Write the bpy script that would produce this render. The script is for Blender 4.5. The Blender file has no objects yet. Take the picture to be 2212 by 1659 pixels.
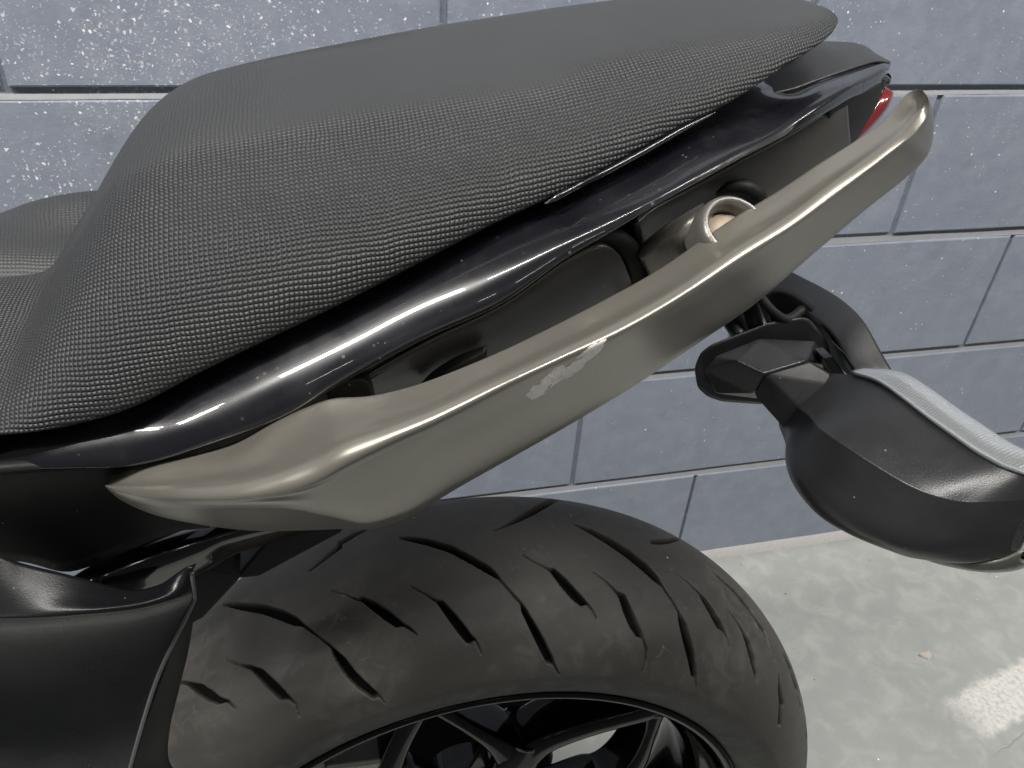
import bpy, math, random
import numpy as np
random.seed(7)
rng = np.random.default_rng(7)
S = bpy.context.scene
COL = S.collection

# ------------------------------------------------------------------ camera
# solved from the block courses of the wall: 0.2 m courses, wall 0.879 m away, lens 1.04 m above the floor
PITCH, YAW, ROLL, FPX = 0.6069, 0.2841, 0.076, 1754.4
EYE = np.array([0.0, 0.0, 1.0429])
fwd = np.array([math.sin(YAW)*math.cos(PITCH), math.cos(YAW)*math.cos(PITCH), -math.sin(PITCH)])
rt = np.cross(fwd, [0, 0, 1]); rt /= np.linalg.norm(rt); up = np.cross(rt, fwd)
R_ = rt*math.cos(ROLL) + up*math.sin(ROLL)
U_ = -rt*math.sin(ROLL) + up*math.cos(ROLL)
from mathutils import Matrix, Vector
cam = bpy.data.objects.new('camera', bpy.data.cameras.new('camera'))
COL.objects.link(cam)
M = Matrix(((R_[0], U_[0], -fwd[0], EYE[0]), (R_[1], U_[1], -fwd[1], EYE[1]), (R_[2], U_[2], -fwd[2], EYE[2]), (0, 0, 0, 1)))
cam.matrix_world = M
cam.data.sensor_width = 36.0
cam.data.lens = 36.0*FPX/2212.0
cam.data.clip_start = 0.01
cam.data.clip_end = 100
S.camera = cam

# ------------------------------------------------------------------ world and lamps (indoor garage, ceiling tubes)
W = bpy.data.worlds.new('World'); S.world = W; W.use_nodes = True
W.node_tree.nodes['Background'].inputs['Color'].default_value = (0.93, 0.96, 1.0, 1)
W.node_tree.nodes['Background'].inputs['Strength'].default_value = 0.14

def tube(x0, x1, y, z, watts, wid=0.035, col=(1.0, 0.97, 0.92)):
    L = bpy.data.lights.new('ceiling_tube', 'AREA')
    L.shape = 'RECTANGLE'; L.size = x1-x0; L.size_y = wid; L.energy = watts; L.color = col
    o = bpy.data.objects.new('ceiling_tube', L); COL.objects.link(o)
    o.location = ((x0+x1)/2, y, z)
for (x0, x1, y, z, w) in ((0.20, 1.60, -0.10, 2.5, 13), (0.20, 1.60, -0.20, 2.5, 13), (-1.25, -0.66, -0.06, 2.5, 13), (-1.25, -0.66, -0.20, 2.5, 12), (-0.52, -0.16, -0.10, 2.5, 6),
                          (-2.9, -1.62, -0.08, 2.5, 11), (-2.9, -1.70, -0.18, 2.5, 11), (1.9, 3.3, -0.10, 2.5, 9), (1.9, 3.3, -0.20, 2.5, 9),
                          (-1.3, -0.9, -2.6, 2.5, 1.2), (-0.6, -0.2, -2.72, 2.5, 1.2), (0.3, 0.7, -2.6, 2.5, 1.2)):
    tube(x0, x1, y, z, w*1.9)
S.view_settings.view_transform = 'Standard'
S.view_settings.look = 'None'
S.view_settings.exposure = 0.0
S.view_settings.gamma = 1.0

# ------------------------------------------------------------------ helpers
def at(x, y, Y):
    """point of the place seen at photo pixel (2212 wide) lying Y metres in front of the lens plane towards the wall"""
    d = R_*(x-1106.0) - U_*(y-829.5) + fwd*FPX
    return EYE + d*(Y/d[1])
def ats(pts, Y=None):
    return np.array([at(p[0], p[1], p[2] if Y is None else Y) for p in pts])
def proj(p):
    d = p-EYE; z = d@fwd
    return np.stack([1106+FPX*(d@R_)/z, 829.5-FPX*(d@U_)/z], -1)

WORLDLOC = {}
def make(name, verts, faces, mat, parent=None, uv=None, smooth=True, label=None, kind=None):
    verts = np.asarray(verts, float)
    c = (verts.min(0)+verts.max(0))/2
    me = bpy.data.meshes.new(name)
    me.from_pydata((verts-c).tolist(), [], faces if isinstance(faces, list) else faces.tolist())
    if uv is not None:
        lay = me.uv_layers.new(name='UVMap')
        li = np.empty(len(me.loops), dtype=np.int32); me.loops.foreach_get('vertex_index', li)
        lay.data.foreach_set('uv', np.asarray(uv, dtype=np.float32)[li].ravel())
    if smooth: me.polygons.foreach_set('use_smooth', [True]*len(me.polygons))
    me.materials.append(mat)
    me.update()
    o = bpy.data.objects.new(name, me); COL.objects.link(o)
    pw = np.zeros(3)
    if parent is not None:
        o.parent = parent; pw = WORLDLOC[parent.as_pointer()]
    o.location = (c-pw).tolist()
    WORLDLOC[o.as_pointer()] = c
    if label: o['label'] = label
    if kind: o['kind'] = kind
    return o
def empty(name, loc, parent=None):
    o = bpy.data.objects.new(name, None); COL.objects.link(o)
    o.empty_display_size = 0.05
    pw = np.zeros(3)
    if parent is not None: o.parent = parent; pw = WORLDLOC[parent.as_pointer()]
    o.location = (np.array(loc)-pw).tolist(); WORLDLOC[o.as_pointer()] = np.array(loc, float)
    return o
def tag(o, label, cat, group=None, kind=None):
    o['label'] = label; o['category'] = cat
    if group: o['group'] = group
    if kind: o['kind'] = kind
    return o

def spline(P, n, closed=False):
    """non-uniform Catmull-Rom along axis 0 of P, n samples a segment"""
    P = np.asarray(P, float); N = len(P)
    if closed: P = np.concatenate([P[-2:-1] if False else P[-1:], P, P[:2]])
    else: P = np.concatenate([2*P[:1]-P[1:2], P, 2*P[-1:]-P[-2:-1]])
    out = []
    nseg = len(P)-3
    for i in range(nseg):
        p0, p1, p2, p3 = P[i:i+4]
        d0 = np.sqrt(np.linalg.norm(p1-p0, axis=-1, keepdims=True))+1e-6
        d1 = np.sqrt(np.linalg.norm(p2-p1, axis=-1, keepdims=True))+1e-6
        d2 = np.sqrt(np.linalg.norm(p3-p2, axis=-1, keepdims=True))+1e-6
        m1 = ((p1-p0)/d0 - (p2-p0)/(d0+d1) + (p2-p1)/d1)*d1
        m2 = ((p2-p1)/d1 - (p3-p1)/(d1+d2) + (p3-p2)/d2)*d1
        for k in range(n):
            t = k/n; t2 = t*t; t3 = t2*t
            out.append((2*t3-3*t2+1)*p1+(t3-2*t2+t)*m1+(-2*t3+3*t2)*p2+(t3-t2)*m2)
    if not closed: out.append(P[-2])
    return np.array(out)
def gridfaces(a, b, closeb=False, off=0, flip=False):
    i = np.arange(a-1)[:, None]; j = np.arange(b if closeb else b-1)[None, :]
    j2 = (j+1) % b
    f = np.stack([i*b+j, i*b+j2, (i+1)*b+j2, (i+1)*b+j], -1).reshape(-1, 4)+off
    return f[:, ::-1] if flip else f
def loft(rows, nu, nv, closed=False, px=True):
    """rows: stations, each a list of (x, y, Y) photo points or 3-D points. returns a (a, b, 3) grid"""
    G = np.array([[at(*p) for p in r] if px else r for r in rows], float)      # (stations, around, 3)
    G = spline(G, nu)
    G = np.swapaxes(spline(np.swapaxes(G, 0, 1), nv, closed), 0, 1)
    return G
def grid_uv(G):
    du = np.linalg.norm(np.diff(G, axis=0), axis=-1).mean(1); dv = np.linalg.norm(np.diff(G, axis=1), axis=-1).mean(0)
    u = np.concatenate([[0], np.cumsum(du)]); v = np.concatenate([[0], np.cumsum(dv)])
    return np.stack(np.meshgrid(u, v, indexing='ij'), -1).reshape(-1, 2)
def shell(name, G, mat, parent, thick=0.0025, closed=False, label=None):
    """a grid given real thickness: second skin offset away from the viewer side, edges closed"""
    a, b = G.shape[:2]
    du = np.gradient(G, axis=0); dv = np.gradient(G, axis=1)
    n = np.cross(du, dv); n /= (np.linalg.norm(n, axis=-1, keepdims=True)+1e-12)
    if ((EYE-G)*n).sum(-1).mean() < 0: n = -n; flip = True
    else: flip = False
    V = np.concatenate([G.reshape(-1, 3), (G-n*thick).reshape(-1, 3)])
    F = gridfaces(a, b, flip=flip).tolist() + gridfaces(a, b, off=a*b, flip=not flip).tolist()
    N = a*b
    ring = [i*b for i in range(a)] + [(a-1)*b+j for j in range(1, b)] + [i*b+b-1 for i in range(a-2, -1, -1)] + [j for j in range(b-2, 0, -1)]
    for k in range(len(ring)):
        p, q = ring[k], ring[(k+1) % len(ring)]
        F.append([p, q, q+N, p+N] if not flip else [q, p, p+N, q+N])
    uv = grid_uv(G); uv = np.concatenate([uv, uv])
    return make(name, V, F, mat, parent, uv, label=label)
def tubeloft(name, G, mat, parent, label=None, caps=True):
    """closed section loft (a stations, b around)"""
    a, b = G.shape[:2]
    F = gridfaces(a, b, closeb=True).tolist()
    if caps: F.append(list(range(b))); F.append(list(range((a-1)*b, a*b))[::-1])
    return make(name, G.reshape(-1, 3), F, mat, parent, grid_uv(G), label=label)
def pipe(name, pts, rad, mat, parent, n=12, sub=6, label=None):
    P = spline(np.array(pts), sub) if len(pts) > 2 else np.array(pts, float)
    rr = np.interp(np.linspace(0, 1, len(P)), np.linspace(0, 1, len(rad)), rad) if hasattr(rad, '__len__') else np.full(len(P), rad)
    T = np.gradient(P, axis=0); T /= np.linalg.norm(T, axis=1)[:, None]
    ref = np.array([0.13, 0.3, 1.0]); rings = []
    for p, t, r in zip(P, T, rr):
        a = np.cross(t, ref); a /= np.linalg.norm(a); b = np.cross(t, a)
        an = np.linspace(0, 2*np.pi, n, endpoint=False)[:, None]
        rings.append(p+r*(np.cos(an)*a+np.sin(an)*b))
    return tubeloft(name, np.array(rings), mat, parent, label)
def disc_lathe(name, prof, c, axis, mat, parent, n=40, label=None, poly=None):
    """prof: list of (radius, height along axis)"""
    axis = np.array(axis, float); axis /= np.linalg.norm(axis)
    a = np.cross(axis, [0.3, 0.1, 1.0]); a /= np.linalg.norm(a); b = np.cross(axis, a)
    an = np.linspace(0, 2*np.pi, n, endpoint=False)
    G = np.array([[np.array(c)+r*(math.cos(t)*a+math.sin(t)*b)+h*axis for t in an] for r, h in prof])
    F = gridfaces(len(prof), n, closeb=True).tolist()
    o = make(name, G.reshape(-1, 3), F, mat, parent, grid_uv(G), smooth=(n > 8), label=label)
    return o
def hull(name, pts3, mat, parent, bevel=0.0015, smooth=False, label=None, seg=2):
    import bmesh
    bm = bmesh.new()
    for p in pts3: bm.verts.new(p)
    r = bmesh.ops.convex_hull(bm, input=bm.verts)
    bmesh.ops.delete(bm, geom=[v for v in bm.verts if not v.link_faces], context='VERTS')
    bmesh.ops.dissolve_limit(bm, angle_limit=math.radians(6), verts=bm.verts, edges=bm.edges)
    if bevel: bmesh.ops.bevel(bm, geom=bm.edges[:]+bm.verts[:], offset=bevel, segments=seg, profile=0.6, affect='EDGES')
    bmesh.ops.recalc_face_normals(bm, faces=bm.faces)
    bm.verts.index_update()
    V = [v.co[:] for v in bm.verts]; F = [[v.index for v in f.verts] for f in bm.faces]; bm.free()
    o = make(name, V, F, mat, parent, smooth=True, label=label)
    for p in o.data.polygons: p.use_smooth = True
    md = o.modifiers.new('sharp', 'WEIGHTED_NORMAL'); md.keep_sharp = False
    return o
def prism(poly_px, Y, depth):
    """outline in the plane Y, given real depth towards the wall"""
    f = ats(poly_px, Y) if len(poly_px[0]) == 2 else ats(poly_px)
    return np.concatenate([f, f+np.array([0, depth, 0])])

# ------------------------------------------------------------------ materials
class NT:
    def __init__(s, name):
        s.m = bpy.data.materials.new(name); s.m.use_nodes = True
        s.t = s.m.node_tree; s.b = s.t.nodes['Principled BSDF']
    def n(s, typ, **kw):
        nd = s.t.nodes.new(typ)
        for k, v in kw.items():
            if k in ('operation', 'feature', 'data_type', 'blend_type', 'vector_type', 'noise_dimensions', 'voronoi_dimensions', 'invert', 'distance', 'interpolation_type', 'clamp', 'use_clamp'): setattr(nd, k, v)
            else:
                key = {'Scale': 'Scale'}.get(k, k.replace('_', ' '))
                s.set(nd.inputs[key], v)
        return nd
    def set(s, inp, v):
        if isinstance(v, bpy.types.NodeSocket): s.t.links.new(v, inp)
        else: inp.default_value = v
    def math(s, op, a, b=None, c=None, clamp=False):
        nd = s.t.nodes.new('ShaderNodeMath'); nd.operation = op; nd.use_clamp = clamp
        for i, v in enumerate((a, b, c)):
            if v is not None: s.set(nd.inputs[i], v)
        return nd.outputs[0]
    def vmath(s, op, a, b=None):
        nd = s.t.nodes.new('ShaderNodeVectorMath'); nd.operation = op
        s.set(nd.inputs[0], a)
        if b is not None: s.set(nd.inputs[1], b)
        return nd.outputs['Value'] if op in ('LENGTH', 'DOT_PRODUCT', 'DISTANCE') else nd.outputs[0]
    def pos(s): return s.t.nodes.new('ShaderNodeNewGeometry').outputs['Position']
    def uv(s): return s.t.nodes.new('ShaderNodeTexCoord').outputs['UV']
    def noise(s, vec, scale, detail=4, rough=0.55, dist=0.0):
        return s.n('ShaderNodeTexNoise', Vector=vec, Scale=scale, Detail=detail, Roughness=rough, Distortion=dist).outputs['Fac']
    def ramp(s, fac, lo, hi, a=0.0, b=1.0):
        nd = s.t.nodes.new('ShaderNodeMapRange'); nd.clamp = True; nd.interpolation_type = 'SMOOTHSTEP'
        s.set(nd.inputs['Value'], fac); s.set(nd.inputs['From Min'], lo); s.set(nd.inputs['From Max'], hi)
        s.set(nd.inputs['To Min'], a); s.set(nd.inputs['To Max'], b)
        return nd.outputs['Result']
    def mix(s, f, a, b):
        nd = s.t.nodes.new('ShaderNodeMix'); nd.data_type = 'RGBA'
        s.set(nd.inputs['Factor'], f)
        for k, v in (('A', a), ('B', b)):
            q = [i for i in nd.inputs if i.name == k and i.type == 'RGBA'][0]
            s.set(q, v if isinstance(v, bpy.types.NodeSocket) else (*v, 1))
        return [o for o in nd.outputs if o.type == 'RGBA'][0]
    def bump(s, h, dist, strength=1.0, prev=None):
        nd = s.n('ShaderNodeBump', Height=h, Distance=dist, Strength=strength)
        if prev is not None: s.set(nd.inputs['Normal'], prev)
        return nd.outputs[0]
    def out(s, **kw):
        for k, v in kw.items():
            inp = s.b.inputs[k.replace('_', ' ')]
            if isinstance(v, tuple) and len(v) == 3 and inp.type == 'RGBA': v = (*v, 1)
            s.set(inp, v)
        return s.m

def speck(m, vec, scale, size, keep, seed=0.0, jitter=1.0):
    """round flecks: distance to scattered points below a random size, only some cells keep one"""
    v = m.n('ShaderNodeTexVoronoi', Vector=vec, Scale=scale, Randomness=jitter)
    sep = m.t.nodes.new('ShaderNodeSeparateColor'); m.set(sep.inputs[0], v.outputs['Color'])
    rad = m.math('MULTIPLY', sep.outputs[0], size)
    inside = m.math('LESS_THAN', v.outputs['Distance'], rad)
    kp = m.math('LESS_THAN', sep.outputs[1], keep)
    return m.math('MULTIPLY', inside, kp), sep.outputs[2]

def mat_wall(name='painted_block', tint=1.0):
    m = NT(name); p = m.pos()
    oi = m.t.nodes.new('ShaderNodeObjectInfo')
    big = m.noise(p, 5, 4); fine = m.noise(p, 260, 3, 0.6); mid = m.noise(p, 38, 5, 0.6)
    base = m.mix(big, (0.168*tint, 0.190*tint, 0.243*tint), (0.222*tint, 0.246*tint, 0.302*tint))
    base = m.mix(m.ramp(mid, 0.35, 0.75, 0.0, 0.35), base, (0.30, 0.32, 0.36))
    base = m.mix(m.math('MULTIPLY', oi.outputs['Random'], 0.25), base, (0.20, 0.215, 0.255))
    sx = m.t.nodes.new('ShaderNodeSeparateXYZ'); m.set(sx.inputs[0], p)
    # spatter thickens towards the upper left of the wall
    hz = m.ramp(sx.outputs['Z'], 0.10, 0.98, 0.0, 1.0)
    hx = m.ramp(sx.outputs['X'], -0.35, 0.75, 0.62, 0.22)
    dens = m.math('MULTIPLY', m.math('MULTIPLY', hz, m.math('MULTIPLY', hx, 1.25)), m.ramp(m.noise(p, 7, 3), 0.30, 0.62, 0.35, 1.3))
    flat = m.n('ShaderNodeMapping', Vector=p); flat.inputs['Scale'].default_value = (1, 0.0, 1)
    wob = m.n('ShaderNodeTexNoise', Vector=flat.outputs[0], Scale=260.0, Detail=3.0)
    wv = m.vmath('SCALE', wob.outputs['Color']); wv.node.inputs['Scale'].default_value = 0.007
    fv = m.vmath('ADD', flat.outputs[0], wv)
    s1, c1 = speck(m, fv, 200, 0.36, m.math('MULTIPLY', dens, 1.45))
    s2, c2 = speck(m, fv, 150, 0.21, m.math('MULTIPLY', dens, 0.35))
    s3, c3 = speck(m, fv, 420, 0.45, m.math('MULTIPLY', m.math('POWER', dens, 1.6), 0.9))
    st = m.n('ShaderNodeMapping', Vector=p); st.inputs['Scale'].default_value = (1, 0, 0.28); st.inputs['Rotation'].default_value = (0, 0.6, 0)
    s4, c4 = speck(m, m.vmath('ADD', st.outputs[0], wv), 120, 0.16, m.math('MULTIPLY', dens, 0.35))
    # dull brush drags and scratches
    st2 = m.n('ShaderNodeMapping', Vector=p); st2.inputs['Scale'].default_value = (1, 0, 0.16); st2.inputs['Rotation'].default_value = (0, 0.35, 0)
    drag = m.ramp(m.noise(st2.outputs[0], 170, 4, 0.7), 0.60, 0.74, 0.0, 0.30)
    st3 = m.n('ShaderNodeMapping', Vector=p); st3.inputs['Scale'].default_value = (0.12, 0, 1)
    drag2 = m.ramp(m.noise(st3.outputs[0], 120, 4, 0.7), 0.62, 0.76, 0.0, 0.25)
    base = m.mix(m.math('MAXIMUM', drag, drag2), base, (0.33, 0.35, 0.38))
    st4 = m.ramp(m.noise(m.vmath('ADD', p, (5, 0, 2)), 18, 5, 0.7), 0.58, 0.75, 0.0, 0.35)
    base = m.mix(st4, base, (0.13, 0.145, 0.17))
    col = m.mix(m.math('MULTIPLY', s3, 0.45), base, (0.55, 0.57, 0.58))
    col = m.mix(m.math('MULTIPLY', s4, 0.45), col, (0.7, 0.7, 0.68))
    flk = m.mix(c1, (0.62, 0.66, 0.70), (0.86, 0.86, 0.82))
    col = m.mix(m.math('MULTIPLY', s1, m.math('ADD', m.math('MULTIPLY', c1, 0.6), 0.3)), col, flk)
    flk2 = m.mix(m.ramp(c2, 0.86, 0.9), (0.92, 0.92, 0.9), (0.80, 0.74, 0.52))
    col = m.mix(m.math('MULTIPLY', s2, 0.95), col, flk2)
    h = m.math('ADD', m.math('MULTIPLY', fine, 0.4), m.math('ADD', mid, m.math('MULTIPLY', m.math('ADD', s1, s2), 0.8)))
    return m.out(Base_Color=col, Roughness=m.ramp(mid, 0.3, 0.7, 0.38, 0.55), Normal=m.bump(h, 0.0012, 0.55))

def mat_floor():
    m = NT('worn_concrete_floor'); p = m.pos()
    a = m.noise(p, 3.2, 6, 0.6); b = m.noise(p, 26, 6, 0.62, 0.6); c = m.noise(p, 240, 3)
    col = m.mix(a, (0.255, 0.268, 0.255), (0.35, 0.36, 0.342))
    col = m.mix(m.ramp(b, 0.42, 0.72, 0.0, 0.45), col, (0.44, 0.45, 0.42))
    col = m.mix(m.ramp(b, 0.46, 0.30, 0.0, 0.25), col, (0.28, 0.285, 0.275))
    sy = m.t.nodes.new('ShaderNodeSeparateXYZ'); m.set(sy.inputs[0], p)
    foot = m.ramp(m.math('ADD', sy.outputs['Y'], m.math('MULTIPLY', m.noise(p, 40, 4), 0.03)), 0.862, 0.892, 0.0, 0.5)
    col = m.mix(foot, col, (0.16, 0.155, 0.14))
    s5, c5 = speck(m, m.vmath('ADD', p, (1.3, 0.2, 0)), 90, 0.10, 0.18)
    col = m.mix(m.math('MULTIPLY', s5, 0.6), col, (0.14, 0.13, 0.12))
    # bright patch of light painted into the floor colour, with a rougher grain
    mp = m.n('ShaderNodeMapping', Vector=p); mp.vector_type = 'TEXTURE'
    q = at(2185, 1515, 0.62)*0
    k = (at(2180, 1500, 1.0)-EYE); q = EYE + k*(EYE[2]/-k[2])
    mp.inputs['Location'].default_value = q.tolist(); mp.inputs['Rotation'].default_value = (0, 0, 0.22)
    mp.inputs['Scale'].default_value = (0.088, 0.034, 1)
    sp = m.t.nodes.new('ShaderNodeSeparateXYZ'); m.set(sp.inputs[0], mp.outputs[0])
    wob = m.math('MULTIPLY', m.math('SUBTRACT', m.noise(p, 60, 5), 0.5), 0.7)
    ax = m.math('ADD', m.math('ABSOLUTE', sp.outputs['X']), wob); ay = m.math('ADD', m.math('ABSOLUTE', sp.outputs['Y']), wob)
    light_patch = m.math('MULTIPLY', m.ramp(ax, 1.5, 0.6), m.ramp(ay, 1.2, 0.8))
    col = m.mix(m.math('MULTIPLY', light_patch, m.ramp(m.noise(p, 150, 4), 0.3, 0.6, 0.35, 0.9)), col, (0.62, 0.60, 0.57))
    # hairline crack
    wv = m.math('ADD', sp.outputs['Y'], m.math('MULTIPLY', m.noise(p, 22, 3), 0.8))
    crack = m.ramp(m.math('ABSOLUTE', m.math('ADD', wv, 1.25)), 0.075, 0.0)
    crack = m.math('MULTIPLY', crack, m.ramp(sp.outputs['X'], -1.6, -0.6))
    col = m.mix(m.math('MULTIPLY', crack, 0.5), col, (0.20, 0.20, 0.19))
    s1, c1 = speck(m, p, 26, 0.09, 0.35); s2, c2 = speck(m, m.vmath('ADD', p, (3.1, 1.7, 0)), 30, 0.075, 0.4)
    col = m.mix(s1, col, (0.85, 0.85, 0.82)); col = m.mix(m.math('MULTIPLY', s2, 0.7), col, (0.10, 0.09, 0.08))
    h = m.math('ADD', m.math('ADD', m.math('MULTIPLY', c, 0.3), b), m.math('MULTIPLY', m.math('MULTIPLY', m.noise(p, 170, 4), light_patch), 3.0))
    h = m.math('SUBTRACT', h, crack)
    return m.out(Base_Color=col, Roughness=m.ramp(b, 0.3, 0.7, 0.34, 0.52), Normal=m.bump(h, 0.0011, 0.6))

def mat_gloss(name='gloss_black_plastic', base=(0.004, 0.004, 0.006), rough=0.05, dust=0.6, coat=0.7, r2=0.24, sp=0.35):
    m = NT(name); p = m.pos()
    n1 = m.noise(p, 30, 5, 0.6, 0.5); n2 = m.noise(p, 900, 2)
    s1, c1 = speck(m, p, 420, 0.30, m.ramp(n1, 0.45, 0.75, 0.05, 0.45))
    d = m.math('MULTIPLY', m.math('MULTIPLY', s1, c1), dust*0.35)
    d = m.math('ADD', d, m.ramp(n1, 0.5, 0.8, 0.0, 0.022*dust*2))
    col = m.mix(d, base, (0.32, 0.33, 0.36))
    return m.out(Base_Color=col, Roughness=m.ramp(n1, 0.35, 0.75, r2, r2+0.12), Specular_IOR_Level=sp, Coat_Weight=coat, Coat_Roughness=rough*0.6,
                 Normal=m.bump(m.noise(p, 22, 2), 0.0012, 0.25))
def mat_satin(name, base, rough=0.42, grain=0.0003, spec=0.5, scale=1600):
    m = NT(name); p = m.pos()
    n1 = m.noise(p, 24, 5, 0.6); n2 = m.noise(p, scale, 2, 0.5)
    col = m.mix(m.ramp(n1, 0.35, 0.75, 0.0, 0.30), base, tuple(min(1, b*1.6+0.004) for b in base))
    s1, c1 = speck(m, p, 260, 0.16, 0.10)
    col = m.mix(m.math('MULTIPLY', s1, 0.35), col, (0.3, 0.29, 0.27))
    return m.out(Base_Color=col, Roughness=m.ramp(n1, 0.3, 0.7, rough-0.05, rough+0.07), Specular_IOR_Level=spec, Normal=m.bump(n2, grain, 0.5))

def mat_seat(name, fade=True):
    m = NT(name); uv = m.uv(); p = m.pos()
    sx = m.t.nodes.new('ShaderNodeSeparateXYZ'); m.set(sx.inputs[0], uv)
    px = m.t.nodes.new('ShaderNodeSeparateXYZ'); m.set(px.inputs[0], p)
    k = 2*math.pi/0.00195
    # basket weave: raised dashes that change direction
    wob = m.math('ADD', m.math('MULTIPLY', m.noise(p, 30, 2), 0.004), m.math('MULTIPLY', m.noise(p, 200, 2), 0.0008))
    u = m.math('ADD', sx.outputs['X'], wob); v = m.math('ADD', sx.outputs['Y'], wob)
    su = m.math('SINE', m.math('MULTIPLY', u, k)); sv = m.math('SINE', m.math('MULTIPLY', v, k))
    cell = m.math('MULTIPLY', m.math('ADD', m.math('MULTIPLY', su, 0.5), 0.5), m.math('ADD', m.math('MULTIPLY', sv, 0.5), 0.5))
    weave = m.math('SUBTRACT', m.math('MULTIPLY', m.math('SQRT', cell), 1.6), 0.6)
    big = m.noise(p, 16, 4, 0.5)
    # rubbed smooth on the crown where the passenger sits (depends on place on the cover only)
    if fade:
        crown = m.ramp(m.math('ADD', sx.outputs['Y'], m.math('MULTIPLY', big, 0.05)), FADE0, FADE1, 1.0, 0.0)
        front = m.ramp(px.outputs['X'], -0.03, 0.03, 1.0, 0.0)
        band = m.ramp(m.math('ADD', px.outputs['X'], m.math('MULTIPLY', big, 0.04)), 0.10, 0.04, 0.0, 0.85)
        far = m.ramp(sx.outputs['Y'], FADE1+0.03, FADE1+0.06, 0.0, 1.0)
        crown = m.math('MAXIMUM', crown, m.math('MULTIPLY', far, band))
        crown = m.math('MAXIMUM', crown, m.math('MULTIPLY', front, 0.45))
        fadem = m.ramp(crown, 0.0, 1.0, 0.04, 1.0)
    else:
        fadem = 0.35
    h = m.math('MULTIPLY', weave, fadem)
    grain = m.noise(p, 1400, 2)
    col = m.mix(big, (0.024, 0.0252, 0.027), (0.035, 0.0365, 0.0385))
    col = m.mix(m.math('MULTIPLY', m.math('MULTIPLY', m.ramp(weave, 0.25, -0.45), fadem), 0.9), col, (0.008, 0.008, 0.009))
    b1 = m.bump(m.math('ADD', h, m.math('MULTIPLY', grain, 0.08)), 0.00048, 0.8)
    return m.out(Base_Color=col, Roughness=0.50, Specular_IOR_Level=0.42, Normal=b1)

def mat_rail():
    m = NT('champagne_metal_paint'); p = m.pos()
    n1 = m.noise(p, 14, 4, 0.5); fl = m.noise(p, 2200, 2, 0.6)
    base = m.mix(n1, (0.232, 0.219, 0.190), (0.268, 0.253, 0.221))
    # scuffed spots along the ridge
    tot = None
    a = SCR
    for (x0, y0, x1, y1, w) in a:
        A = at(x0, y0, 0.2085); B = at(x1, y1, 0.2085); c = (A+B)/2; L = np.linalg.norm(B-A)/2
        d = (B-A)/(2*L)
        rel = m.vmath('SUBTRACT', p, tuple(c.tolist()))
        al = m.vmath('DOT_PRODUCT', rel, tuple(d.tolist()))
        ln = m.vmath('LENGTH', rel)
        perp = m.math('SQRT', m.math('MAXIMUM', m.math('SUBTRACT', m.math('POWER', ln, 2.0), m.math('POWER', al, 2.0)), 0.0))
        e = m.math('ADD', m.math('POWER', m.math('ABSOLUTE', m.math('DIVIDE', al, float(L))), 2.0), m.math('POWER', m.math('DIVIDE', perp, w*0.95), 2.0))
        mp = m.n('ShaderNodeMapping', Vector=p)
        e = m.math('ADD', e, m.math('MULTIPLY', m.math('SUBTRACT', m.noise(p, 650, 4, 0.75), 0.5), 2.6))
        e = m.ramp(e, 1.3, 1.0)
        tot = e if tot is None else m.math('MAXIMUM', tot, e)
    col = m.mix(m.math('MULTIPLY', tot, 0.95), base, m.mix(m.noise(p, 700, 3), (0.55, 0.51, 0.45), (0.95, 0.91, 0.84)))
    s1, c1 = speck(m, p, 300, 0.10, 0.07)
    col = m.mix(s1, col, (0.12, 0.11, 0.10))
    hl = m.n('ShaderNodeMapping', Vector=p); hl.inputs['Scale'].default_value = (0.10, 1, 0.25); hl.inputs['Rotation'].default_value = (0, -0.45, 0)
    hair = m.ramp(m.noise(hl.outputs[0], 700, 3, 0.7), 0.66, 0.80, 0.0, 0.35)
    col = m.mix(hair, col, (0.42, 0.40, 0.36))
    met = m.math('MULTIPLY', m.math('SUBTRACT', 1.0, tot), 0.74)
    h = m.math('ADD', m.math('MULTIPLY', fl, 0.15), m.math('MULTIPLY', m.math('MULTIPLY', tot, m.noise(p, 900, 4)), -1.5))
    return m.out(Base_Color=col, Metallic=met, Roughness=m.math('ADD', m.ramp(n1, 0.3, 0.7, 0.30, 0.36), m.math('MULTIPLY', tot, 0.3)), Specular_IOR_Level=0.5, Coat_Weight=0.15, Coat_Roughness=0.25,
                 Normal=m.bump(h, 0.0003, 0.5))

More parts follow.
